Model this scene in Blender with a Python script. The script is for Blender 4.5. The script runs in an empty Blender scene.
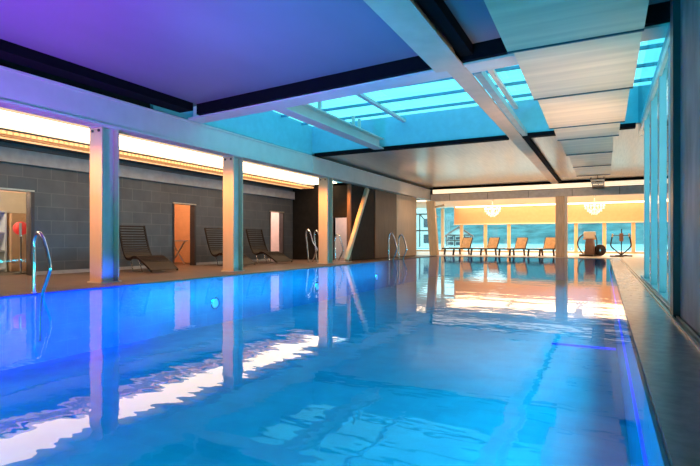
import bpy, math, random
from mathutils import Vector, Matrix
random.seed(7)
S = bpy.context.scene
COL = S.collection
PI = math.pi

# ------------------------------------------------------------------ materials
def mat(name, c, rough=.5, metal=0., var=.12, scale=6., stretch=(1,1,1), bump=0., emit=None, es=0., coat=0., spec=.5):
    m = bpy.data.materials.new(name); m.use_nodes = True
    nt = m.node_tree; N = nt.nodes; L = nt.links
    b = N['Principled BSDF']
    b.inputs['Roughness'].default_value = rough
    b.inputs['Metallic'].default_value = metal
    b.inputs['Coat Weight'].default_value = coat
    b.inputs['Specular IOR Level'].default_value = spec
    tc = N.new('ShaderNodeTexCoord'); mp = N.new('ShaderNodeMapping'); mp.inputs['Scale'].default_value = stretch
    nz = N.new('ShaderNodeTexNoise'); nz.inputs['Scale'].default_value = scale; nz.inputs['Detail'].default_value = 4
    L.new(tc.outputs['Object'], mp.inputs[0]); L.new(mp.outputs[0], nz.inputs['Vector'])
    rp = N.new('ShaderNodeValToRGB')
    rp.color_ramp.elements[0].position = .3; rp.color_ramp.elements[1].position = .7
    rp.color_ramp.elements[0].color = [max(0, x*(1-var)) for x in c] + [1]
    rp.color_ramp.elements[1].color = [min(1, x*(1+var)) for x in c] + [1]
    L.new(nz.outputs[0], rp.inputs[0]); L.new(rp.outputs[0], b.inputs['Base Color'])
    if bump:
        bp = N.new('ShaderNodeBump'); bp.inputs['Strength'].default_value = bump; bp.inputs['Distance'].default_value = .01
        L.new(nz.outputs[0], bp.inputs['Height']); L.new(bp.outputs[0], b.inputs['Normal'])
    if emit:
        b.inputs['Emission Color'].default_value = list(emit) + [1]; b.inputs['Emission Strength'].default_value = es
    return m

def tile_mat(name, c1, c2, grout, w, h, axes, rough=.4, mortar=.008, bump=.2):
    m = bpy.data.materials.new(name); m.use_nodes = True
    nt = m.node_tree; N = nt.nodes; L = nt.links; b = N['Principled BSDF']
    b.inputs['Roughness'].default_value = rough
    tc = N.new('ShaderNodeTexCoord'); sp = N.new('ShaderNodeSeparateXYZ'); cb = N.new('ShaderNodeCombineXYZ')
    L.new(tc.outputs['Object'], sp.inputs[0])
    L.new(sp.outputs[axes[0]], cb.inputs[0]); L.new(sp.outputs[axes[1]], cb.inputs[1])
    br = N.new('ShaderNodeTexBrick'); L.new(cb.outputs[0], br.inputs['Vector'])
    br.inputs['Color1'].default_value = list(c1)+[1]; br.inputs['Color2'].default_value = list(c2)+[1]
    br.inputs['Mortar'].default_value = list(grout)+[1]
    br.inputs['Scale'].default_value = 1; br.inputs['Mortar Size'].default_value = mortar
    br.inputs['Brick Width'].default_value = w; br.inputs['Row Height'].default_value = h
    nz = N.new('ShaderNodeTexNoise'); nz.inputs['Scale'].default_value = 3; nz.inputs['Detail'].default_value = 5
    L.new(tc.outputs['Object'], nz.inputs['Vector'])
    mx = N.new('ShaderNodeMix'); mx.data_type = 'RGBA'; mx.blend_type = 'OVERLAY'; mx.inputs[0].default_value = .35
    L.new(br.outputs[0], mx.inputs[6]); L.new(nz.outputs[0], mx.inputs[7]); L.new(mx.outputs[2], b.inputs['Base Color'])
    bp = N.new('ShaderNodeBump'); bp.inputs['Strength'].default_value = bump; bp.inputs['Distance'].default_value = -.01
    L.new(br.outputs['Fac'], bp.inputs['Height']); L.new(bp.outputs[0], b.inputs['Normal'])
    return m

def glass_mat(name, tint, fres=.04, rough=.01, var=.93):
    m = bpy.data.materials.new(name); m.use_nodes = True
    nt = m.node_tree; N = nt.nodes; L = nt.links
    N.remove(N['Principled BSDF']); out = N['Material Output']
    tr = N.new('ShaderNodeBsdfTransparent')
    nz = N.new('ShaderNodeTexNoise'); nz.inputs['Scale'].default_value = .8
    tc = N.new('ShaderNodeTexCoord'); L.new(tc.outputs['Object'], nz.inputs['Vector'])
    rp = N.new('ShaderNodeValToRGB')
    rp.color_ramp.elements[0].color = [x*var for x in tint]+[1]; rp.color_ramp.elements[1].color = list(tint)+[1]
    L.new(nz.outputs[0], rp.inputs[0]); L.new(rp.outputs[0], tr.inputs[0])
    gl = N.new('ShaderNodeBsdfGlossy'); gl.inputs['Roughness'].default_value = rough
    ge = N.new('ShaderNodeNewGeometry'); dt = N.new('ShaderNodeVectorMath'); dt.operation = 'DOT_PRODUCT'
    L.new(ge.outputs['Normal'], dt.inputs[0]); L.new(ge.outputs['Incoming'], dt.inputs[1])
    prev = dt.outputs['Value']
    for op, v in (('ABSOLUTE', None), ('SUBTRACT', 1.), ('POWER', 5.), ('MULTIPLY_ADD', fres)):
        k = N.new('ShaderNodeMath'); k.operation = op; k.use_clamp = op != 'ABSOLUTE'
        if op == 'SUBTRACT': k.inputs[0].default_value = 1.; L.new(prev, k.inputs[1])
        else:
            L.new(prev, k.inputs[0])
            if op == 'POWER': k.inputs[1].default_value = v
            if op == 'MULTIPLY_ADD': k.inputs[1].default_value = 1.-v; k.inputs[2].default_value = v
        prev = k.outputs[0]
    mx = N.new('ShaderNodeMixShader')
    L.new(prev, mx.inputs[0]); L.new(tr.outputs[0], mx.inputs[1]); L.new(gl.outputs[0], mx.inputs[2])
    L.new(mx.outputs[0], out.inputs[0])
    return m

def water_mat():
    m = bpy.data.materials.new('pool water'); m.use_nodes = True
    nt = m.node_tree; N = nt.nodes; L = nt.links
    N.remove(N['Principled BSDF']); out = N['Material Output']
    tr = N.new('ShaderNodeBsdfTransparent'); tr.inputs[0].default_value = (.72, .93, 1, 1)
    gl = N.new('ShaderNodeBsdfGlossy'); gl.inputs['Roughness'].default_value = .004
    tc = N.new('ShaderNodeTexCoord')
    mp = N.new('ShaderNodeMapping'); mp.inputs['Rotation'].default_value = (0,0,.5); mp.inputs['Scale'].default_value = (1.0, 2.2, 1)
    L.new(tc.outputs['Object'], mp.inputs[0])
    n1 = N.new('ShaderNodeTexNoise'); n1.inputs['Scale'].default_value = 1.3; n1.inputs['Detail'].default_value = 3
    L.new(mp.outputs[0], n1.inputs['Vector'])
    bp = N.new('ShaderNodeBump'); bp.inputs['Strength'].default_value = 1.0; bp.inputs['Distance'].default_value = .0034
    L.new(n1.outputs[0], bp.inputs['Height'])
    fr = N.new('ShaderNodeFresnel'); fr.inputs[0].default_value = 1.30
    L.new(bp.outputs[0], fr.inputs['Normal']); L.new(bp.outputs[0], gl.inputs['Normal'])
    mx = N.new('ShaderNodeMixShader')
    L.new(fr.outputs[0], mx.inputs[0]); L.new(tr.outputs[0], mx.inputs[1]); L.new(gl.outputs[0], mx.inputs[2])
    L.new(mx.outputs[0], out.inputs[0])
    return m

M = {}
M['tile'] = tile_mat('grey wall tile', (.068,.072,.085), (.085,.088,.10), (.125,.122,.125), .62, .31, (1,2), .35)
M['deck'] = tile_mat('brown deck stone', (.105,.063,.044), (.12,.072,.05), (.075,.048,.035), .8, .4, (0,1), .45, .006, .1)
M['lounge_floor'] = tile_mat('warm lounge stone', (.62,.52,.42), (.66,.55,.45), (.5,.42,.34), .8, .8, (0,1), .35, .005, .1)
M['pool_tile'] = tile_mat('blue pool tile', (.012,.40,.58), (.015,.44,.62), (.02,.46,.64), .5, .25, (0,1), .4, .004, .05)
M['pool_wall'] = tile_mat('deep blue pool wall tile', (.02,.24,.62), (.022,.27,.66), (.03,.30,.7), .5, .25, (1,2), .4, .004, .05)
M['steel_paint'] = mat('pale grey steel paint', (.54,.50,.46), .42, .05, .06, 3)
M['steel_warm_lit'] = mat('steel paint with warm light in it', (.56,.39,.27), .45, .05, .08, 3, (1,1,.3))  # warm light on the flanges and lengthwise beam is put into this colour
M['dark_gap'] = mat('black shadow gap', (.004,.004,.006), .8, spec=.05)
M['dark_frame'] = mat('dark brown frame', (.06,.045,.045), .4, .2)
M['ceil'] = mat('satin ceiling panel', (.15,.14,.175), .5, 0, .06, 1.2, (1,.4,1))
M['ceil_far'] = mat('brushed beige ceiling', (.62,.52,.43), .3, .6, .12, 4, (6,.3,1))
M['slab'] = mat('brushed metal baffle', (.68,.56,.40), .40, .2, .16, 1.1, (.3,5,1))
M['cyan_paint'] = mat('pale blue upstand paint', (.14,.42,.50), .5, 0, .06)
M['fin'] = mat('pale aqua fin paint', (.14,.42,.48), .4, .1, .05)
M['curb'] = mat('honed grey curb stone', (.25,.235,.22), .26, 0, .16, 14, bump=.05)
M['rail_trim'] = mat('brushed cream rail', (.62,.55,.47), .3, .6)
M['stone'] = mat('dark grey stone slab', (.24,.175,.15), .5, 0, .4, 3.5, (1,1,.5), .15)
M['bulkhead'] = mat('grey plaster bulkhead', (.36,.35,.37), .6)
M['brown_panel'] = mat('brown wood panel', (.11,.06,.04), .55, 0, .25, 3, (6,6,.4))
M['beige_panel'] = mat('beige wood panel', (.50,.36,.25), .42, 0, .12, 3, (6,6,.4))
M['dark_panel'] = mat('near black panel', (.012,.009,.008), .7, 0, .3, spec=.2)
M['orange_wall'] = mat('amber plaster', (.72,.42,.23), .6, 0, .05)
M['cream'] = mat('cream plaster', (.78,.66,.52), .6, 0, .04)
M['mullion'] = mat('amber timber mullion', (.68,.45,.26), .5, 0, .15, 4, (5,5,.5))
M['chrome'] = mat('polished stainless steel', (.75,.75,.77), .12, 1., .03)
M['wicker'] = mat('dark brown slats', (.016,.0065,.004), .5, 0, .3, 30, spec=.25)
M['wood_lounge'] = mat('honey wood slats', (.72,.46,.25), .45, 0, .2, 8)
M['dark_metal'] = mat('dark brown metal', (.05,.035,.03), .4, .5)
M['brass'] = mat('warm brushed brace metal', (.66,.50,.33), .45)
M['grille'] = mat('perforated copper trim', (.50,.27,.14), .5, .3, .6, 60)
def add_backlit_glow(m):  # light behind the perforations painted as an emissive dot pattern
    nt = m.node_tree; N = nt.nodes; L = nt.links; b = N['Principled BSDF']
    tc = N.new('ShaderNodeTexCoord'); v = N.new('ShaderNodeTexVoronoi'); v.inputs['Scale'].default_value = 9; v.inputs['Randomness'].default_value = .15
    L.new(tc.outputs['Object'], v.inputs['Vector'])
    rp = N.new('ShaderNodeValToRGB'); rp.color_ramp.elements[0].position = .25; rp.color_ramp.elements[1].position = .5
    rp.color_ramp.elements[0].color = (1,.42,.12,1); rp.color_ramp.elements[1].color = (.16,.05,.02,1)
    L.new(v.outputs['Distance'], rp.inputs[0]); L.new(rp.outputs[0], b.inputs['Emission Color']); b.inputs['Emission Strength'].default_value = 1.2
add_backlit_glow(M['grille'])
M['warm_line'] = mat('thin glowing amber line', (1,.8,.5), .5, emit=(1,.5,.2), es=1.3)
M['cream_glow'] = mat('softly glowing cream strip', (1,.9,.75), .5, emit=(1,.72,.46), es=1.0)
M['crystal'] = mat('clear cut crystal', (.95,.93,.9), .08, 0, .03, coat=.5, emit=(1,.88,.7), es=.5)
M['bulb'] = mat('glowing bulb', (1,.9,.75), .3, emit=(1,.82,.55), es=8)
M['cove'] = mat('glowing warm light diffuser', (1,.9,.75), .5, emit=(1,.70,.40), es=6)
M['cove_far'] = mat('glowing cream light strip', (1,.9,.75), .5, emit=(1,.72,.42), es=6)
M['led'] = mat('blue glowing strip', (.1,.15,1), .5, emit=(.01,.05,1), es=1.3)
M['lens'] = mat('blue glowing pool lamp lens', (.3,.5,1), .3, emit=(.03,.12,1), es=3)
M['red'] = mat('red glossy shade', (.75,.04,.03), .3, emit=(.9,.03,.02), es=.5)
M['white'] = mat('white lacquer', (.8,.78,.76), .4, 0, .04)
M['pink_wall'] = mat('pale pink plaster', (.75,.58,.52), .6, 0, .05)
M['snow'] = mat('pale frosted ground', (.80,.84,.84), .8, 0, .06, .2)
M['lake'] = mat('pale teal lake', (.34,.52,.54), .25, 0, .15, .1, (1,6,1))
M['hill'] = mat('misty wooded hillside', (.085,.17,.185), .9, 0, .5, .18, (1,1,2))
M['house'] = mat('white render', (.72,.70,.68), .8, 0, .05)
M['timber'] = mat('dark half timber', (.09,.06,.05), .7)
M['roof'] = mat('dull red roof tile', (.36,.15,.12), .8, 0, .25, 4)
M['window_dark'] = mat('dark house pane', (.05,.07,.09), .15)
M['glass_sky'] = glass_mat('cyan tinted roof glass', (.19,.72,.88), var=.62)
M['glass'] = glass_mat('clear window glass', (.88,.97,.97), .03)
M['water'] = water_mat()

# ------------------------------------------------------------------ mesh builder
class MB:
    def __init__(s): s.v = []; s.f = []; s.sm = []
    def add(s, vs, fs, smooth=False):
        o = len(s.v); s.v += [tuple(v) for v in vs]
        for f in fs: s.f.append([i+o for i in f]); s.sm.append(smooth)
        return s
    def box(s, x0, x1, y0, y1, z0, z1):
        vs = [(x,y,z) for z in (z0,z1) for y in (y0,y1) for x in (x0,x1)]
        return s.add(vs, [(0,2,3,1),(4,5,7,6),(0,1,5,4),(2,6,7,3),(0,4,6,2),(1,3,7,5)])
    def bar(s, a, b, w, h, up=(0,0,1)):
        a = Vector(a); b = Vector(b); d = (b-a).normalized(); u = Vector(up)
        if abs(d.dot(u)) > .99: u = Vector((1,0,0))
        r = d.cross(u).normalized(); u = r.cross(d).normalized()
        vs = []
        for p in (a, b):
            for (i, j) in ((-1,-1),(1,-1),(1,1),(-1,1)): vs.append(p + r*(i*w/2) + u*(j*h/2))
        return s.add(vs, [(0,1,2,3),(7,6,5,4),(0,4,5,1),(1,5,6,2),(2,6,7,3),(3,7,4,0)])
    def tube(s, pts, r, n=8, rads=None):
        pts = [Vector(p) for p in pts]; k = len(pts); vs = []
        t0 = (pts[1]-pts[0]).normalized()
        u = Vector((0,0,1)) if abs(t0.z) < .9 else Vector((1,0,0))
        for i, p in enumerate(pts):
            t = (pts[min(i+1,k-1)] - pts[max(i-1,0)]).normalized()
            u = (u - t*u.dot(t)).normalized(); w = t.cross(u)
            rr = rads[i] if rads else r
            for j in range(n):
                a = 2*PI*j/n; vs.append(p + (u*math.cos(a) + w*math.sin(a))*rr)
        fs = [(i*n+j, i*n+(j+1)%n, (i+1)*n+(j+1)%n, (i+1)*n+j) for i in range(k-1) for j in range(n)]
        s.add(vs, fs, True)
        return s.add(vs[:n], [list(range(n))[::-1]]).add(vs[-n:], [list(range(n))])
    def lathe(s, prof, c=(0,0,0), n=16):
        vs = []; c = Vector(c)
        for (r, z) in prof:
            for j in range(n): a = 2*PI*j/n; vs.append(c + Vector((r*math.cos(a), r*math.sin(a), z)))
        fs = [(i*n+j, i*n+(j+1)%n, (i+1)*n+(j+1)%n, (i+1)*n+j) for i in range(len(prof)-1) for j in range(n)]
        return s.add(vs, fs, True)
    def ball(s, c, r, n=8, sz=1.):
        prof = [(r*math.sin(PI*i/n)+1e-4, -r*sz*math.cos(PI*i/n)) for i in range(n+1)]
        return s.lathe(prof, c, n+2)
    def prism(s, poly, axis, t0, t1):
        n = len(poly); vs = []
        for t in (t0, t1):
            for (a, b) in poly:
                vs.append({'x': (t,a,b), 'y': (a,t,b), 'z': (a,b,t)}[axis])
        fs = [list(range(n))[::-1], list(range(n,2*n))] + [(i,(i+1)%n,n+(i+1)%n,n+i) for i in range(n)]
        return s.add(vs, fs)
    def build(s, name, m, parent=None, bevel=0., loc=None):
        me = bpy.data.meshes.new(name); me.from_pydata(s.v, [], s.f); me.update()
        for p, q in zip(me.polygons, s.sm): p.use_smooth = q
        import bmesh
        bm = bmesh.new(); bm.from_mesh(me); bmesh.ops.recalc_face_normals(bm, faces=bm.faces); bm.to_mesh(me); bm.free()
        me.materials.append(M[m] if isinstance(m, str) else m)
        o = bpy.data.objects.new(name, me); COL.objects.link(o)
        if parent: o.parent = parent
        if loc: o.location = loc
        if bevel:
            b = o.modifiers.new('bevel', 'BEVEL'); b.width = bevel; b.segments = 2; b.limit_method = 'ANGLE'
        return o

def tag(o, label, cat, group=None, kind=None):
    o['label'] = label; o['category'] = cat
    if group: o['group'] = group
    if kind: o['kind'] = kind
    return o
def thing(name, label, cat, loc=(0,0,0), rz=0, group=None):
    o = bpy.data.objects.new(name, None); COL.objects.link(o); o.location = loc; o.rotation_euler = (0,0,rz)
    o.empty_display_size = .2
    return tag(o, label, cat, group)
def struct(mb, name, m, parent=None, label=None):
    o = mb.build(name, m, parent)
    if not parent: o['kind'] = 'structure'
    if label: o['label'] = label
    return o
def copy_tree(o, parent=None):
    c = o.copy(); COL.objects.link(c)
    if parent: c.parent = parent
    for ch in list(o.children): copy_tree(ch, c)
    return c

# ------------------------------------------------------------------ key dimensions (metres, water level = 0)
XL, XC, XB = -7.4, -8.25, -11.2       # pool edge, column line, tiled back wall
XR0, XR1 = .21, .63                   # right hand curb
YE = 23.8                             # far pool end
YW = 32.6                             # lounge window wall
ZB, ZT = 2.87, 3.41                   # column line beam: underside, top
def ycross(x): return 7.05 + (-x+.87)*.088   # near cross beam is a little skew to the pool

# ------------------------------------------------------------------ setting: floors, pool, walls
mb = MB().box(-13.6, XL-.02, -3, YE, -.3, .02).box(XL-.02, XL+.02, -3, YE, .0, .02)
struct(mb, 'floor', 'deck', label='brown stone pool deck')
mb = MB().box(-13.6, 4.2, YE, YW+.2, -.3, .02).box(XR1, 4.2, 11.4, YE, -.3, .02)
struct(mb, 'floor_lounge', 'lounge_floor')
mb = MB().box(XL-.3, XR0+.3, -3.2, YE+.3, -1.2, -1.0)
pb = struct(mb, 'pool_basin', 'pool_tile')
mb = MB().box(XL-.01, XL+.01, -3, YE, -1.0, -.002).box(XR0-.02, XR0-.001, -3, YE, -1.0, -.002)
mb.box(XL, XR0, YE-.02, YE, -1.0, -.02).box(XL, XR0, -3.02, -3, -1.0, -.02)
struct(mb, 'pool_lining', 'pool_wall', pb)
mb = MB().box(-.8, XR0-.04, 9.1, 9.15, -.998, -.97)
struct(mb, 'light_line', mat('dim blue glowing line', (.05,.1,.9), .5, emit=(.01,.04,1), es=.8), pb)
mb = MB()
n = 2
mb.add([(XL,-3,0),(XR0,-3,0),(XR0,YE,0),(XL,YE,0)], [(0,1,2,3)])
wt = mb.build('pool_water', 'water'); tag(wt, 'calm blue water filling the long indoor pool', 'water', kind='stuff')

# left tiled wall with three doorways
DOORS = [(5.1, 6.43, 1.86), (10.37, 11.27, 1.87), (15.05, 15.95, 1.87)]
mb = MB(); y = -3
for (a, b, z) in DOORS:
    mb.box(XB-.15, XB, y, a, 0, 3.0).box(XB-.15, XB, a, b, z, 3.0); y = b
mb.box(XB-.15, XB, y, 16.6, 0, 3.0)
struct(mb, 'wall_left', 'tile')
struct(MB().box(XB, XB+.10, -3, 16.6, 2.44, 2.74), 'trim_1', 'bulkhead', label='grey bulkhead band above the tiled wall')
struct(MB().box(XB, XB+.015, -3, 5.1, .02, .10).box(XB, XB+.015, 6.43, 10.37, .02, .10).box(XB, XB+.015, 11.27, 15.05, .02, .10), 'baseboard_left', 'bulkhead')
for i, (a, b, z) in enumerate(DOORS):
    d = struct(MB().box(XB-.16, XB+.03, b-.07, b, .02, z).box(XB-.16, XB+.03, a, a+.04, .02, z), 'door_%d' % (i+1), 'dark_frame')
    struct(MB().box(XB-.16, XB+.035, a, b, z, z+.035), 'door_head', 'rail_trim', d)
# lit rooms behind the doorways; the first is made up for its reflections
for i, (a, b, z) in enumerate(DOORS):
    mb = MB().box(-13.65, -13.6, a-1.6, b+1.2, 0, 2.6).box(-13.6, XB-.15, b+1.2, b+1.25, 0, 2.6).box(-13.6, XB-.15, a-1.65, a-1.6, 0, 2.6).box(-13.6, XB-.15, a-1.6, b+1.2, 2.6, 2.65)
    struct(mb, 'wall_doorway_%d' % (i+1), ['cream', 'orange_wall', 'pink_wall'][i])

# cross wall at the end of the deck; its lit doorway stands in for a reflection
YX = 16.6
mb = MB().box(-11.35, -9.3, YX, YX+.12, 0, 3.0).box(-9.3, -8.72, YX, YX+.12, 1.66, 3.0).box(-8.72, -8.5, YX, YX+.12, 0, 3.0)
struct(mb, 'wall_deck_end', 'dark_panel')
struct(MB().box(-9.34, -9.3, YX-.02, YX+.14, .02, 1.7).box(-8.72, -8.68, YX-.02, YX+.14, .02, 1.7), 'door_4', 'dark_frame')
struct(MB().box(-11.3, -8.55, 19.0, 19.1, 0, 2.8), 'wall_passage', 'pink_wall')
# panelled inner wall beside the pool
pw = struct(MB().box(-8.42, -8.33, 16.1, 23.2, .02, ZB+.05), 'wall_inner', 'dark_panel')
struct(MB().box(-8.33, -8.30, 18.3, 20.58, .05, ZB), 'trim_2', 'brown_panel', label='brown wood wall panel')
struct(MB().box(-8.33, -8.295, 20.6, 23.2, .05, ZB).box(-8.56, -8.295, 23.2, 23.24, .05, ZB), 'trim_3', 'beige_panel', label='beige wood wall panel')
struct(MB().box(-8.43, -8.29, 16.06, 16.14, .02, ZB), 'trim_4', 'brown_panel', label='warm metal edge of dark wall panel')

# outer shell (behind the camera, far left of the lounge, far right)
struct(MB().box(-13.6, 4.2, -3.2, -3, -.3, 4.6), 'wall_back', 'stone')
struct(MB().box(-13.7, -13.6, 19.0, YW+.2, -.3, 3.3), 'wall_lounge_left', 'cream')
struct(MB().box(4.2, 4.3, 5, YW+.2, -.3, 3.3), 'wall_lounge_right', 'cream')

# right wall near the camera: stone slab, dark frame, tracks
struct(MB().box(.66, .95, -3, 5.72, 0, 3.9), 'wall_right', 'stone')
wf = struct(MB().box(.60, .80, 5.72, 5.95, .03, 3.9), 'trim_5', 'dark_frame', label='dark brown upright frame beside stone panel')
struct(MB().box(.63, .80, 5.95, 6.15, .03, 3.9), 'frame_edge', mat('mauve frame edge', (.30,.24,.26), .4, .2), wf)
cb = struct(MB().box(XR0, XR1, -3, YE, -.3, .03), 'floor_curb', 'curb', label='grey stone curb along the right pool edge')
struct(MB().box(.585, .61, -3, YE, .03, .05).box(.625, .645, -3, YE, .03, .06), 'track', 'rail_trim', cb)
struct(MB().box(.645, .66, -3, 5.72, .03, .045), 'trim_6', 'dark_gap', label='dark groove between rail and stone panel')

# right side glazing with deep fins
w1 = struct(MB().box(.645, .80, 6.15, 11.3, 3.08, 3.2).box(.645, .80, 6.15, 11.3, .03, .10), 'window_1', 'fin', label='tall side window with pale aqua fins')
for yy in (6.55, 7.7, 9.0, 10.4):
    struct(MB().box(.655, .735, yy, yy+.14, .10, 3.08), 'fin', 'fin', w1)
struct(MB().box(.76, .77, 6.15, 11.3, .10, 3.08), 'glass', 'glass', w1)
struct(MB().box(.64, .68, 6.15, 11.3, 2.98, 3.08), 'rail', 'rail_trim', w1)

# ------------------------------------------------------------------ ceilings
yc0, yc1 = ycross(-8), ycross(.9)
def near_ceiling(x0, x1, z0, z1):
    return MB().prism([(x0,-3),(x1,-3),(x1,ycross(x1)),(x0,ycross(x0))], 'z', z0, z1)
struct(near_ceiling(-8.3, .95, 3.66, 3.75), 'ceiling', 'ceil', label='smooth ceiling panel of the near bay')
# solid black strips painting the shade of the recess round the near ceiling
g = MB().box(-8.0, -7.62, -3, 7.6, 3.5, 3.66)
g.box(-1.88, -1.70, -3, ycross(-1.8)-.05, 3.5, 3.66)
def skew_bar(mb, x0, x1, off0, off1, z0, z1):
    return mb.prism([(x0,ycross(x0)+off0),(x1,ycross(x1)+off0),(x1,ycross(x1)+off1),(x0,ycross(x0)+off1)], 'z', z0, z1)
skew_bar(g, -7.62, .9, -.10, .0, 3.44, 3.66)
struct(g, 'trim_7', 'dark_gap', label='black strip painted for the shaded recess edging the near ceiling')
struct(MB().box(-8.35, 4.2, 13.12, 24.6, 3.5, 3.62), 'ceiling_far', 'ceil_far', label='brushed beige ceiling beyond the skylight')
struct(MB().box(-8.0, -2.2, 13.05, 13.3, 3.41, 3.5).box(-1.9, .65, 13.05, 13.3, 3.41, 3.5).box(-7.8, -2.2, 24.35, 24.6, 3.40, 3.5).box(-1.9, 1.5, 24.35, 24.6, 3.40, 3.5).box(-1.90, -1.72, 13.3, 24.35, 3.42, 3.5), 'trim_8', 'dark_gap', label='black strip painted for the shaded recess edging the far ceiling')  # black strips painted as the shade of the far recess
struct(MB().box(-13.6, 4.2, 24.9, YW+.2, 3.0, 3.1), 'ceiling_lounge', 'cream')
struct(MB().box(-11.35, -10.38, -3, 16.6, 2.86, 2.95).box(-11.35, -8.36, 16.6, 25, 2.9, 3.0).box(-11.35, -8.30, -3, 16.6, 3.1, 3.2), 'ceiling_deck', mat('dark deck ceiling', (.07,.06,.07), .6))
struct(MB().box(-8.30, -8.2, -3, 25, 3.41, 3.8).box(-8.4, 4.2, 24.66, 24.9, 3.14, 3.8), 'wall_upper', 'dark_panel')

# skylight
zs = 4.35
ys0, ys1 = 7.0, 13.1
sk = struct(MB().box(-8.2, .78, 13.1, 13.2, 3.5, zs).box(-8.2, -8.1, ys0, 13.1, 3.45, zs), 'window_2', 'cyan_paint', label='roof skylight over the pool with cyan panes')
struct(skew_bar(MB(), -8.1, .78, .35, .42, 3.5, zs), 'upstand', 'cyan_paint', sk)
struct(MB().box(.70, .78, 6.0, 13.1, 3.2, zs), 'upstand', 'glass_sky', sk)
struct(MB().add([(-8.2,6.5,zs),(.8,6.5,zs),(.8,13.2,zs),(-8.2,13.2,zs)], [(0,1,2,3)]), 'glass', 'glass_sky', sk)
for yy in (8.3, 9.35, 10.4, 11.45, 12.5):
    struct(MB().box(-8.1, .72, yy-.03, yy+.03, zs-.08, zs-.02), 'purlin', mat('deep teal purlin', (.05,.25,.33), .4), sk)
for xx in (-5.05, -2.0):
    struct(MB().box(xx-.05, xx+.05, 7.6, 13.1, zs-.2, zs-.13), 'rafter', 'steel_paint', sk)

# ------------------------------------------------------------------ steel frame
def ibeam(mb, a, b, w, h, tf=.03, tw=.03):
    """I section from a to b, a/b on the underside centre line"""
    a = Vector(a); b = Vector(b)
    mb.bar(a+Vector((0,0,tf/2)), b+Vector((0,0,tf/2)), w, tf)
    mb.bar(a+Vector((0,0,h-tf/2)), b+Vector((0,0,h-tf/2)), w, tf)
    mb.bar(a+Vector((0,0,h/2)), b+Vector((0,0,h/2)), tw, h-2*tf)
    return mb

e = thing('steel_beam', 'long lavender-lit steel beam carried on the left row of columns', 'beam', (-8.18, 11, ZB), group='steel roof beams')
mb = MB().box(-.17, .17, -14, 14, 0, .04).box(-.12, .145, -14, 14, .04, .50).box(-.17, .17, -14, 14, .50, .54)
mb.build('girder', 'steel_paint', e)
for yy in (-6.95, 2.0):
    MB().box(.146, .156, yy-.02, yy+.02, .05, .49).build('splice_plate', 'steel_paint', e)

e = thing('steel_beam', 'broad pale cross beam over the pool in front of the skylight', 'beam', (0, 0, ZT), group='steel roof beams')
mb = MB(); skew_bar(mb, -8.0, .95, 0, .42, 0, .04); skew_bar(mb, -8.0, .95, .16, .26, .04, .6)
mb.build('girder', 'steel_paint', e)
e = thing('steel_beam', 'pale lengthwise beam between ceiling panels and hung baffles', 'beam', (-2.0, 11, ZT-.01), group='steel roof beams')
mb = MB().box(-.15, .15, -3.6, 13.9, 0, .03).box(-.32, .13, -14, -3.6, 0, .03).box(-.15, .03, -14, 13.9, .03, .20)
mb.build('girder', 'steel_warm_lit', e)
MB().box(.17, .29, -3.2, 2.0, .02, .14).build('channel', mat('green grey channel', (.30,.36,.34), .4, .2), e)
e = thing('steel_beam', 'pale I-section beam crossing the left of the skylight', 'beam', (-5.8, 0, ZT), group='steel roof beams')
ibeam(MB(), (0, ycross(-5.8)+.43, .02), (0, 13.04, .02), .30, .30).build('girder', 'steel_paint', e)
for yy in (9.7, 11.4, 11.75):
    MB().box(-.03, .03, yy-.04, yy+.04, .32, .62).box(-.07, .07, yy-.07, yy+.07, .32, .34).build('hanger', 'steel_paint', e)
t = thing('cove_light', 'lit cream wall strip, its light painted as glow, between the beige ceiling and the grey far beam', 'light', (-2, 24.62, 3.16))
MB().box(-5.9, 5.9, 0, .03, .03, .24).build('diffuser', 'cream_glow', t)  # cream surface lit by the cove, its brightness painted as emission
e = thing('steel_beam', 'grey cross beam above far pool end, under the far ceiling', 'beam', (0, 24.7, 2.80), group='steel roof beams')
MB().box(-8.0, 4.1, -.12, .12, 0, .36).build('girder', mat('warm grey beam', (.40,.35,.31), .45, .2), e)
mb = MB()
for k in range(5): mb.box(-7+k*1.9, -6.98+k*1.9, -.126, -.12, .02, .34)
mb.build('joint', 'dark_frame', e)

# H columns on the left
def make_column(label, y):
    t = thing('steel_column', label, 'column', (XC+.02, y, .02), group='steel columns along the left deck')
    w = .17
    MB().box(-w, w, -w-.01, -w+.02, .02, ZB-.035).build('flange', 'steel_warm_lit', t, .004)
    MB().box(-w, w, w-.02, w+.01, .02, ZB-.035).build('flange', 'steel_warm_lit', t, .004)
    MB().box(-.015, .045, -w+.02, w-.02, .02, ZB-.035).build('web', 'steel_paint', t)
    MB().box(-w-.03, w+.03, -w-.04, w+.04, 0, .02).build('base_plate', 'steel_paint', t)
    mb = MB().box(-w-.01, w+.01, -w-.03, w+.03, ZB-.035, ZB-.02)
    mb.build('cap_plate', 'steel_paint', t)
    for sx in (-.09, .09):
        MB().lathe([(.001,-.008),(.028,-.008),(.028,.012),(.001,.012)], n=6).build('bolt', 'dark_frame', t, loc=(sx, -w-.015, ZB-.10)).rotation_euler = (PI/2,0,0)
    return t
c0 = make_column('large steel column nearest the camera, left of first slatted lounger', 6.0)
c1 = copy_tree(c0); c1.location.y = 9.55; c1['label'] = 'second steel column, standing in front of the middle slatted lounger'
c2 = copy_tree(c0); c2.location.y = 14.15; c2['label'] = 'third steel column, beside white curved rails on the deck'

# leaning brace
t = thing('steel_brace', 'slanted pale brace leaning up to the left beam near dark panel', 'brace', (-8.17, 15.5, .02))
MB().bar((0,0,.06), (0,1.75,ZB-.10), .15, .15).build('strut', 'brass', t, .02)
MB().box(-.15, .15, -.18, .18, 0, .02).build('base_plate', 'steel_paint', t)
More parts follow.
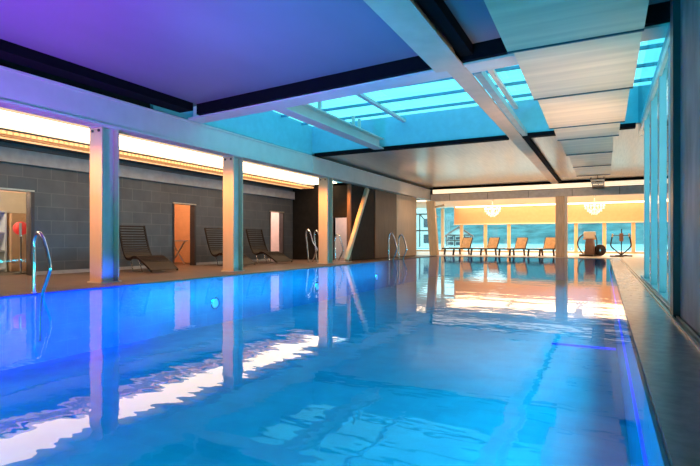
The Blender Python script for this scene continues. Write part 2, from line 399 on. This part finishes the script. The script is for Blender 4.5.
# far columns
t = thing('amber_column', 'leaning amber column at far left corner of the pool', 'column', (-7.72, 24.35, .02))
MB().bar((0,0,0), (-.20,0,2.77), .42, .30, (0,1,0)).build('shaft', 'mullion', t, .02)
MB().bar((.0,0,2.45), (.52,0,2.56), .10, .10).build('bracket', 'mullion', t)
t = thing('amber_column', 'upright square column at far pool end, right of four wooden loungers', 'column', (-1.78, 24.4, .02))
MB().box(-.19, .19, -.19, .19, 0, 2.77).build('shaft', 'mullion', t, .015)
MB().box(.19, .30, -.10, .19, 0, 2.77).build('side_strip', 'cream', t)

# ------------------------------------------------------------------ deck light cove
t = thing('cove_light', 'long glowing warm light trough in ceiling over the lounger deck', 'light', (-9.25, 6.6, 2.95))
MB().box(-.85, .15, -9.5, 9.9, .03, .06).build('diffuser', 'cove', t)
MB().box(-1.28, -.89, -9.5, 9.9, -.12, -.06).build('perforated_trim', 'grille', t)
MB().box(-.87, -.85, -9.5, 9.9, -.03, .06).build('ledge', 'rail_trim', t)
MB().box(-1.50, -1.36, -9.5, 9.9, -.11, -.092).build('light_line', 'warm_line', t)

# ------------------------------------------------------------------ hung baffles
defs = [(4.4,6.4,-1.08,.40),(6.55,8.75,-1.05,.40),(8.9,11.2,-1.03,.37),(11.35,12.6,-.98,.30),(12.75,14.9,-.94,.2),(15.05,17.5,-.9,.2),(17.65,20.0,-.9,.2)]
ords = ['nearest wide hung ceiling baffle, cut off by the top edge of view','second wide hung baffle, crossing the pale beam before the skylight','third hung baffle, the wide one under the middle of skylight','fourth hung baffle, the short one near far skylight edge','fifth hung baffle, first of three narrow ones below beige ceiling','sixth hung baffle, middle of three narrow ones below beige ceiling','seventh hung baffle, farthest and smallest below beige ceiling']
for (y0, y1, x0, x1), lab in zip(defs, ords):
    t = thing('ceiling_baffle', lab, 'ceiling baffle', ((x0+x1)/2, (y0+y1)/2, 3.2), group='hung ceiling baffles')
    L2 = (y1-y0)/2; W2 = (x1-x0)/2
    MB().add([(-W2,-L2,.05),(W2,-L2,.05),(-W2,L2,-.03),(W2,L2,-.03),(-W2,-L2,.08),(W2,-L2,.08),(-W2,L2,.0),(W2,L2,.0)],
             [(0,2,3,1),(4,5,7,6),(0,1,5,4),(2,6,7,3),(0,4,6,2),(1,3,7,5)]).build('panel', 'slab', t)
    MB().box(-W2, W2, L2-.0, L2+.03, -.05, .05).build('end_strip', mat('navy edge strip', (.02,.06,.09), .4), t)
    ztop = (3.66 if y1 < 7.6 else (3.5 if y0 > 13.0 else zs-.13)) - 3.2
    for sx in (-W2+.15, W2-.15): MB().tube([(sx,0,.03),(sx,0,ztop)], .012, 6).build('hanger_rod', 'dark_frame', t)
t = thing('ladder_tray', 'small dark ladder shaped tray hung beyond the last ceiling baffle', 'cable tray', (-.22, 22.4, 3.1))
for sx in (-.22, .22): MB().box(sx-.02, sx+.02, -1.8, 1.9, 0, .05).build('side_rail', 'dark_metal', t)
for k in range(4): MB().box(-.24, .24, -1.7+k*1.1, -1.0+k*1.1, -.012, .0).build('rung', 'dark_metal', t)
for yy in (-1.5, 1.6): MB().tube([(0,yy,.03),(0,yy,.4)], .01, 6).box(-.22,.22,yy-.02,yy+.02,.02,.04).build('hanger_rod', 'dark_metal', t)

# ------------------------------------------------------------------ loungers on the left deck
def smooth_path(pts, n=6):
    out = []
    P = [Vector(p) for p in pts]; P = [P[0]*2-P[1]] + P + [P[-1]*2-P[-2]]
    for i in range(1, len(P)-2):
        for k in range(n):
            t = k/n; a, b, c, d = P[i-1], P[i], P[i+1], P[i+2]
            out.append(.5*((2*b)+(c-a)*t+(2*a-5*b+4*c-d)*t*t+(3*b-a-3*c+d)*t**3))
    out.append(P[-2]); return out
def make_lounger(label, x, y, rz):
    t = thing('slatted_lounger', label, 'lounger', (x, y, .02), rz, 'dark slatted loungers on the left deck')
    prof = smooth_path([(0,0,1.16),(.12,0,.83),(.26,0,.53),(.41,0,.35),(.60,0,.32),(.76,0,.38),(.94,0,.37),(1.25,0,.25),(1.62,0,.07)], 5)
    hw = .36
    # arc length stations
    def slats(a, b):
        mb = MB(); acc = 0.
        for i in range(a, b):
            p, q = prof[i], prof[i+1]; d = (q-p); l = d.length
            k = max(1, round(l/.05))
            for j in range(k):
                c = p + d*((j+.5)/k); h = d.normalized()*.016
                mb.bar(c-h*1.12, c+h*1.12, 2*hw-.03, .016, (0,1,0) if False else (-d.z,0,d.x))
        return mb
    slats(0, 15).build('backrest', 'wicker', t)
    slats(15, 25).build('seat', 'wicker', t)
    slats(25, 40).build('leg_rest', 'wicker', t)
    for sy in (-hw, hw):
        mb = MB()
        for i in range(40): 
            p = prof[i] + Vector((0,sy,-.012)); q = prof[i+1] + Vector((0,sy,-.012))
            mb.bar(p, q, .03, .05, (-(q-p).z,0,(q-p).x))
        mb.build('side_rail', 'wicker', t)
    for sy in (-.26, .26):
        MB().tube([(.40,sy,.34),(.55,sy,.02),(1.0,sy,.02),(.82,sy,.34)], .014, 8).build('leg', 'chrome', t)
    return t
l0 = make_lounger('dark slatted lounger right of the nearest steel column', -10.75, 8.6, -.15); l0.scale = (.9, .97, 1)
l1 = copy_tree(l0); l1.location.y = 11.6; l1['label'] = 'dark slatted lounger half hidden behind the second steel column'
l2 = copy_tree(l0); l2.location.y = 13.55; l2['label'] = 'dark slatted lounger between second and third steel columns, beside pale doorway'

# ------------------------------------------------------------------ rails
def hoop(label, x, y, rz, h=.95, lean=0., group='polished pool grab rails', wet=True, sc=1.):
    t = thing('grab_rail', label, 'rail', (x, y, .02), rz, group)
    pts = smooth_path([(0,0,0),(lean*.5,0,h*.5),(lean*.9,0,h*.85),(.07+lean,0,h*.985),(.15+lean,0,h*.96),(.21+lean,0,h*.85),(.29+lean,0,h*.62),(.335,0,h*.42),(.30,0,h*.30),(.15,0,.03 if not wet else -.10)] + ([(.12,0,-.7)] if wet else []), 6)
    MB().tube(pts, .026, 10).build('tube', 'chrome', t)
    MB().lathe([(.001,0),(.045,0),(.045,.012),(.001,.012)], n=14).build('flange', 'chrome', t)
    return t
hoop('polished grab rail on the pool edge left of the nearest steel column', -7.43, 4.27, 0.1, .89)
hoop('polished grab rail, nearer of two by brown and beige wall panels', -7.45, 17.7, 0., 1.06)
hoop('polished grab rail, farther of two by beige wall panel', -7.45, 18.75, 0., 1.0)
hoop('curved white-lit rail, outer of two leaning behind the third steel column', -9.15, 14.55, 0, 1.15, -.12, 'deck stair rails', False)
hoop('curved white-lit rail, inner of two leaning behind the third steel column', -9.0, 14.85, 0, 1.12, -.12, 'deck stair rails', False)
hoop('thin curved rail by lit doorway under the slanted brace', -8.85, 15.9, 0, 1.0, .0, 'deck stair rails', False)

# ------------------------------------------------------------------ doorway rooms: furniture in the first is made up to stand for reflections
t = thing('stand_in_shelf', 'pale shelf unit standing in for a reflection in the leftmost doorway', 'shelf', (-13.25, 7.0, 0.02))
for y in (-1.0, -.19): MB().box(-.25, .2, y, y+.04, 0, 1.5).build('side_panel', 'white', t)
MB().box(-.27, -.25, -1.0, -.15, 0, 1.5).build('back_panel', 'white', t)
for z in (.05, .5, .95, 1.46): MB().box(-.25, .2, -.96, -.19, z, z+.04).build('shelf', 'white', t)
t = thing('cupboard', 'amber cupboard standing in for a reflection at right in the leftmost doorway', 'cupboard', (-13.2, 7.22, .02))
MB().box(-.3, .2, -.3, .3, 0, 1.45).build('body', 'orange_wall', t, .01)
for y in (-.29, .01): 
    d = MB().box(.2, .22, y, y+.28, .06, 1.40).build('door', 'orange_wall', t, .004)
    MB().box(.22, .24, y+(.22 if y < 0 else .04), y+(.24 if y < 0 else .06), .7, .85).build('handle', 'chrome', d)
t = thing('stand_in_lamp', 'made-up round red lamp standing in for a red reflection in the leftmost doorway', 'lamp', (-12.0, 6.6, .02))
MB().lathe([(.001,0),(.15,0),(.15,.02),(.02,.03),(.015,.9)], n=16).build('stand', 'dark_metal', t)
MB().ball((0,0,1.05), .16, 12).build('shade', 'red', t)
t = thing('glass_door_leaf', 'glazed door leaf standing in the leftmost doorway', 'door', (XB-.08, 5.14, .02))
MB().box(-.006, .006, 0, 1.2, .03, 1.80).build('pane', 'glass', t)
MB().box(.006, .06, 1.02, 1.05, .85, 1.15).build('handle', 'chrome', t)
t = thing('folding_table', 'white cross-legged table inside the middle doorway', 'table', (-12.4, 11.4, .02))
MB().box(-.35, .35, -.4, .4, .74, .77).build('table_top', 'white', t)
for sy in (-.3, .3):
    MB().bar((-.3,sy,0), (.3,sy,.74), .04, .03).bar((.3,sy,0), (-.3,sy,.74), .03, .04).build('leg', 'white', t)

# ------------------------------------------------------------------ lounge beyond the pool
# valance and window wall
struct(MB().box(-8.9, 4.2, YW-.25, YW, 1.82, 3.0), 'wall_far', 'orange_wall', label='amber valance above the lounge windows')
struct(MB().box(-8.9, 4.2, YW-.32, YW-.25, 1.80, 1.88), 'trim_9', 'cream', label='cream edge under the amber valance')
w3 = struct(MB().box(-13.6, 4.2, YW-.08, YW+.1, .02, .12), 'window_3', 'mullion', label='long lounge window looking on the lake')
for xx in (-13.5, -11.9, -9.75, -8.45, -6.88, -5.4, -1.5, .02, 1.5, 3.0):
    top = 2.95 if xx < -8.9 else 1.82
    struct(MB().box(xx-.10, xx+.10, YW-.10, YW+.1, .12, top), 'mullion', 'mullion' if xx > -9 else 'cream', w3)
struct(MB().box(-13.6, 4.2, YW, YW+.012, .12, 2.95), 'glass', 'glass', w3)
t = thing('cove_light', 'cream glowing light strip along the lounge ceiling above the valance', 'light', (-2.3, YW-.55, 2.93))
MB().box(-6.4, 6.3, -.12, .12, 0, .05).build('diffuser', 'cove_far', t)
t = thing('cove_light', 'cream glowing light strip on ceiling just behind grey far beam', 'light', (-3, 25.6, 2.94))
MB().box(-6.4, 6.3, -.25, .25, 0, .05).build('diffuser', 'cove_far', t)

def make_far_lounger(label, x, y, rz):
    t = thing('wooden_lounger', label, 'lounger', (x, y, .02), rz, 'wooden loungers by the lake window')
    # local: +x is the foot end
    mb = MB()
    for k in range(7):
        a = k/6; c = Vector((.02-.18*a, 0, .40+.46*a)); mb.bar(c+Vector((0,-.29,0)), c+Vector((0,.29,0)), .02, .085, (-.3,0,.95))
    mb.build('backrest', 'wood_lounge', t)
    MB().bar((.03,-.31,.33), (-.19,-.31,.90), .03, .04).bar((.03,.31,.33), (-.19,.31,.90), .03, .04).bar((-.19,-.31,.89), (-.19,.31,.89), .04, .04).build('back_frame', 'dark_metal', t)
    mb = MB()
    for k in range(12): mb.box(.02+k*.12, .12+k*.12, -.30, .30, .345, .37)
    mb.build('seat', 'wood_lounge', t)
    MB().box(0, 1.47, -.34, -.30, .30, .37).box(0, 1.47, .30, .34, .30, .37).box(1.43, 1.47, -.34, .34, .30, .37).build('seat_frame', 'dark_metal', t)
    for xx in (.15, 1.25):
        for sy in (-.31, .31):
            MB().bar((xx,sy,.32), (xx+(.06 if xx > .5 else -.06),sy,0), .075, .06).build('leg', 'dark_metal', t)
    return t
spots = [(-6.6,'wooden lounger far left in the row of four by the lake window'),(-5.2,'wooden lounger second from left in the row under the first chandelier'),
         (-3.8,'wooden lounger third from left in the row by the lake window'),(-2.42,'wooden lounger at right end of the row, beside the square column')]
f0 = None
for x, lab in spots:
    if f0 is None: f0 = make_far_lounger(lab, x, 26.3, PI+1.1)
    else:
        c = copy_tree(f0); c.location.x = x; c['label'] = lab

def make_chandelier(label, x, y, sc):
    t = thing('chandelier', label, 'chandelier', (x, y, 2.42), 0, 'crystal chandeliers in the lounge'); t.scale = (sc,)*3
    MB().tube([(0,0,-.1),(0,0,.58/sc)], .014, 8).lathe([(.02,.50/sc),(.09,.575/sc),(.001,.58/sc)], n=14).build('stem', 'chrome', t)
    MB().lathe([(.001,-.26),(.05,-.22),(.03,-.16),(.08,-.08),(.03,.0),(.05,.1),(.02,.2)], n=14).build('body', 'crystal', t)
    for k in range(8):
        a = 2*PI*k/8; ca, sa = math.cos(a), math.sin(a)
        pts = smooth_path([(0,0,-.05),(.14*ca,.14*sa,-.14),(.32*ca,.32*sa,-.08),(.40*ca,.40*sa,.04)], 4)
        arm = MB().tube(pts, .014, 6).lathe([(.001,.03),(.06,.05),(.065,.065),(.001,.06)], (.40*ca,.40*sa,0), 10).build('arm', 'crystal', t)
        MB().ball((.40*ca,.40*sa,.11), .028, 6, 1.6).build('bulb', 'bulb', arm)
    dm = None
    for r, z, nn in ((.40,-.02,16),(.30,-.15,14),(.20,-.22,10),(.12,-.29,7),(.18,.10,8)):
        for k in range(nn):
            a = 2*PI*k/nn + r; p = (r*math.cos(a), r*math.sin(a), z-.02*(k%2))
            if dm is None: dm = MB().ball((0,0,0), .03, 5, 1.7).build('crystal_drop', 'crystal', t, loc=p); o = dm
            else: o = dm.copy(); COL.objects.link(o); o.parent = t; o.location = p
    return t
ch = make_chandelier('crystal chandelier over the wooden loungers, left of the square column', -5.45, 27.6, 1.0)
ch2 = copy_tree(ch); ch2.location = (-.42, 27.2, 2.42); ch2.scale = (1.05,)*3
ch2['label'] = 'crystal chandelier over the exercise machines, right of the square column'

# exercise machines
t = thing('exercise_machine', 'exercise machine with cream console and wheel, left of two', 'exercise machine', (-.60, 26.3, .02), -.35, 'exercise machines by the window')
MB().box(-.32, .32, -.5, .5, 0, .10).build('base', 'dark_metal', t, .02)
MB().prism([(-.24,.10),(.24,.10),(.20,.55),(.15,.85),(-.15,.85),(-.20,.55)], 'y', -.12, .12).build('body', mat('brown moulded housing', (.22,.12,.08), .4), t, .03)
MB().box(-.27, .27, -.10, .02, .86, 1.18).build('console', 'cream', t, .03)
MB().box(-.30, .30, -.08, .0, .80, .86).build('console_tray', 'wood_lounge', t, .01)
MB().tube(smooth_path([(-.28,-.1,1.05),(-.46,-.15,.85),(-.52,-.15,.55),(-.40,-.1,.25),(-.28,0,.08)], 5), .03, 8).build('arm', 'dark_metal', t)
MB().tube(smooth_path([(.28,-.1,1.0),(.36,-.12,.75),(.34,-.1,.4),(.26,0,.08)], 5), .025, 8).build('arm', 'dark_metal', t)
w = MB().lathe([(.05,-.03),(.26,-.03),(.28,0),(.26,.03),(.05,.03)], n=24).build('wheel', 'dark_metal', t, loc=(.44,.05,.30)); w.rotation_euler = (PI/2,0,0)
MB().tube([(.2,.05,.30),(.46,.05,.30)], .03, 8).build('axle', 'dark_metal', t)
t = thing('exercise_machine', 'exercise machine with open V-shaped dark handles, right of two', 'exercise machine', (.72, 26.3, .02), -.45, 'exercise machines by the window')
MB().bar((0,-.5,.04), (0,.5,.04), .10, .08).bar((-.3,.45,.03), (.3,.45,.03), .06, .06).bar((-.3,-.45,.03), (.3,-.45,.03), .06, .06).build('base', 'dark_metal', t)
MB().tube([(0,0,.06),(0,.02,.7),(0,.03,1.30)], .025, 8).build('mast', 'dark_metal', t)
for s in (-1, 1):
    MB().tube(smooth_path([(s*.02,0,.10),(s*.22,-.02,.26),(s*.44,-.05,.48),(s*.44,-.05,.70),(s*.38,-.06,.98)], 5), .032, 8).build('arm', 'dark_metal', t)
    MB().tube([(s*.38,-.06,.92),(s*.37,-.06,1.08)], .036, 8).build('grip', 'wood_lounge', t)
MB().tube([(-.42,.02,.99),(.42,.02,.99)], .018, 8).build('crossbar', 'dark_metal', t)
MB().box(-.09, .09, -.02, .03, .72, 1.10).build('seat_pad', mat('brown leather pad', (.28,.14,.09), .5), t, .02)

# ------------------------------------------------------------------ added underwater lamps of the left wall, and the blue strip of the right
for i, (y, lab) in enumerate([(3.2,'added round blue underwater lamp in left pool wall before the near rail'),(8.0,'added round blue underwater lamp in left pool wall between first columns'),(12.2,'added round blue underwater lamp in left pool wall before third column'),(16.4,'added round blue underwater lamp in left pool wall near the slanted brace')]):
    t = thing('added_pool_lamp', lab, 'pool lamp', (XL, y, -.55), 0, 'added underwater lamps of the left pool wall')
    r = MB().lathe([(.10,0),(.135,0),(.135,.02),(.10,.03)], n=20).build('ring', 'chrome', t); r.rotation_euler = (0,PI/2,0)
    r = MB().lathe([(.001,.02),(.10,.015)], n=20).build('lens', 'lens', t); r.rotation_euler = (0,PI/2,0)
t = MB().box(XR0-.035, XR0-.021, -2.5, YE-.1, -.31, -.29).build('light_strip', 'led'); tag(t, 'blue glowing underwater strip along the right pool wall', 'light strip')

# ------------------------------------------------------------------ outside
struct(MB().box(-60, 60, YW+.3, 48, -.5, -.10), 'ground', 'snow')
struct(MB().box(-200, 200, 48, 150, -.6, -.3), 'lake', 'lake')
hv = []; hf = []; nx, ny = 60, 10
for j in range(ny):
    for i in range(nx):
        x = -200 + 400*i/(nx-1); yy = 150 + 90*j/(ny-1)
        hv.append((x, yy, -1 + (j/(ny-1))*34*(.8+.3*math.sin(x*.03)+.12*math.sin(x*.21+j)) + (random.random()*1.4 if j else 0)))
for j in range(ny-1):
    for i in range(nx-1): a = j*nx+i; hf.append((a,a+1,a+nx+1,a+nx))
struct(MB().add(hv, hf, True), 'hillside', 'hill')
def house(label, x, y, w, d, h, rh, rz):
    t = thing('house', label, 'house', (x, y, -.1), rz, 'houses across the water')
    MB().box(-w/2, w/2, -d/2, d/2, 0, h).prism([(-w/2,h),(w/2,h),(0,h+rh)], 'y', -d/2, d/2).build('wall', 'house', t)
    MB().prism([(-w/2-.3,h-.3),(0,h+rh+.05),(0,h+rh+.3),(-w/2-.3,h-.05)], 'y', -d/2-.3, d/2+.3).prism([(w/2+.3,h-.3),(w/2+.3,h-.05),(0,h+rh+.3),(0,h+rh+.05)], 'y', -d/2-.3, d/2+.3).build('roof', 'roof', t)
    mb = MB()
    for k in range(4): mb.box(-w/2+k*w/3-.07, -w/2+k*w/3+.07, -d/2-.05, -d/2, 0, h)
    for z in (h*.5, h): mb.box(-w/2, w/2, -d/2-.05, -d/2, z-.08, z+.08)
    mb.bar((-w/2,-d/2-.03,h*.5), (-w/6,-d/2-.03,h), .05, .12).bar((w/2,-d/2-.03,h*.5), (w/6,-d/2-.03,h), .05, .12)
    mb.build('timber_frame', 'timber', t)
    for k in range(3):
        for z in (h*.12, h*.6):
            cx = -w/2 + w/6 + k*w/3
            MB().box(cx-.4, cx+.4, -d/2-.07, -d/2-.02, z, z+h*.26).build('window', 'window_dark', t)
    return t
house('white half-timbered house seen through far left window', -22.4, 62, 5.4, 5, 4.2, 2.2, .25)
house('low house with dull red roof beyond the lake window', -19.0, 72, 3.4, 4, 1.6, 1.0, .2)

# ------------------------------------------------------------------ lights
def area(name, loc, target, sx, sy, col, power):
    l = bpy.data.lights.new(name, 'AREA'); l.shape = 'RECTANGLE'; l.size = sx; l.size_y = sy; l.color = col; l.energy = power
    o = bpy.data.objects.new(name, l); COL.objects.link(o); o.location = loc
    o.rotation_euler = (Vector(target)-Vector(loc)).to_track_quat('-Z', 'Y').to_euler(); return o
def point(name, loc, col, power, r=.1):
    l = bpy.data.lights.new(name, 'POINT'); l.color = col; l.energy = power; l.shadow_soft_size = r
    o = bpy.data.objects.new(name, l); COL.objects.link(o); o.location = loc; return o
def spot(name, loc, target, col, power, ang, blend=.8, r=.15):
    l = bpy.data.lights.new(name, 'SPOT'); l.color = col; l.energy = power; l.spot_size = math.radians(ang); l.spot_blend = blend; l.shadow_soft_size = r
    o = bpy.data.objects.new(name, l); COL.objects.link(o); o.location = loc
    o.rotation_euler = (Vector(target)-Vector(loc)).to_track_quat('-Z', 'Y').to_euler(); return o
# underwater lamps along the left wall: blue strip light under the overflow edge, washing down the wall
for y, ln, c, e in ((2.5, 7, (.0,.012,1), 480), (11.5, 11, (.0,.40,.50), 150)):
    o = area('underwater_strip_light', (XL+.8, y, -.08), (XL, y, -.34), ln, .1, c, e); o.data.spread = math.radians(84)
spot('added_underwater_light', (-3.6, -1.5, -.2), (-3.9, 1.8, -1.0), (.50,.85,.30), 480, 100, 1)  # added greenish light tinting the near left pool floor
# added cyan lights, unseen behind the near end, brightening the pool floor
for x in (-5.2, -2.2): spot('added_underwater_light', (x, -2.8, -.3), (x, 4, -1.0), (.0,.58,.78), 1500, 120)
o = area('underwater_strip_light', (XR0-.1, 9.5, -.10), (XR0-3.0, 9.5, -1.0), 22, .1, (.0,.60,.85), 420); o.data.spread = math.radians(130)  # added cyan light brightening the middle of the pool
# added unseen colour washes under the water, tinting the near ceiling
spot('added_violet_wash', (-5.8, 1.8, -.2), (-5.9, 4.6, 3.6), (.40,.0,.80), 3000, 92, 1)
spot('added_azure_wash', (-3.4, 3.6, -.2), (-3.7, 6.2, 3.6), (.0,.40,1), 1000, 74, 1)
# added warm spots on the column faces, added warm uplights on beams and ceilings
for y in (6.0, 9.55, 14.15, 16.6): spot('added_column_spot', (XC, y-1.5, 2.78), (XC, y, 1.3), (1,.36,.07), 420, 75, 1, .06)
for p, t, e in (((.45,15,.12),(-3.5,18,3.5),540),((-7.6,19.5,.12),(-4.5,18,3.5),540),((.45,20.5,.12),(-2.5,21.5,3.5),420),((.45,9.5,.12),(-.9,10.8,3.2),620),((.45,6.6,.12),(-.9,8.4,3.2),420),((.45,6.0,.12),(-8,9,3.0),331),((.45,10.0,.12),(-8,14.5,2.9),331)):
    spot('added_rim_uplight', p, t, (1,.58,.30), e, 42 if e == 331 else 66, 1, .04)
# added warm spots below the beige ceiling, brightening the far columns
for x in (-7.3, -4.6, -1.6): spot('added_far_spot', (x, 19.5, 3.3), (x, 25, 1.3), (1,.62,.34), 260, 80, 1)
# lounge ceiling lamps
for x in (-6.5, -3.0, .6): area('lounge_ceiling_light', (x, 29.2, 2.93), (x, 29.2, 0), 3.2, 3.2, (1,.66,.38), 210)
# rooms behind the doorways and the passage
point('doorway_room_light', (-12.5, 5.2, 2.3), (1,.75,.55), 170)
point('doorway_room_light', (-12.5, 10.9, 2.3), (1,.62,.38), 90)
point('doorway_room_light', (-12.5, 15.5, 2.3), (1,.80,.70), 170)
point('passage_light', (-9.3, 17.9, 2.4), (1,.6,.45), 130)

w = bpy.data.worlds.new('World'); S.world = w; w.use_nodes = True
nt = w.node_tree; N = nt.nodes; L = nt.links
bg = N['Background']; tc = N.new('ShaderNodeTexCoord'); sp = N.new('ShaderNodeSeparateXYZ'); rp = N.new('ShaderNodeValToRGB')
L.new(tc.outputs['Generated'], sp.inputs[0]); L.new(sp.outputs[2], rp.inputs[0]); L.new(rp.outputs[0], bg.inputs[0])
rp.color_ramp.elements[0].position = .0; rp.color_ramp.elements[0].color = (.75,.92,.95,1)
rp.color_ramp.elements[1].position = .6; rp.color_ramp.elements[1].color = (.32,.76,.85,1)
bg.inputs[1].default_value = 3.4

# ------------------------------------------------------------------ camera
c = bpy.data.cameras.new('camera'); co = bpy.data.objects.new('camera', c); COL.objects.link(co)
c.sensor_width = 36; c.lens = 491/700*36; c.shift_y = 7/700; c.clip_start = .02; c.clip_end = 1000
co.location = (0, 0, .8); co.rotation_euler = (PI/2, 0, math.atan(254/491))
S.camera = co
S.view_settings.view_transform = 'Standard'; S.view_settings.look = 'None'; S.view_settings.gamma = 1
S.view_settings.use_curve_mapping = False
S.view_settings.exposure = .12
S.cycles.use_denoising = True
S.cycles.max_bounces = 10; S.cycles.transparent_max_bounces = 12; S.cycles.sample_clamp_indirect = 6
S.cycles.caustics_reflective = False; S.cycles.caustics_refractive = False
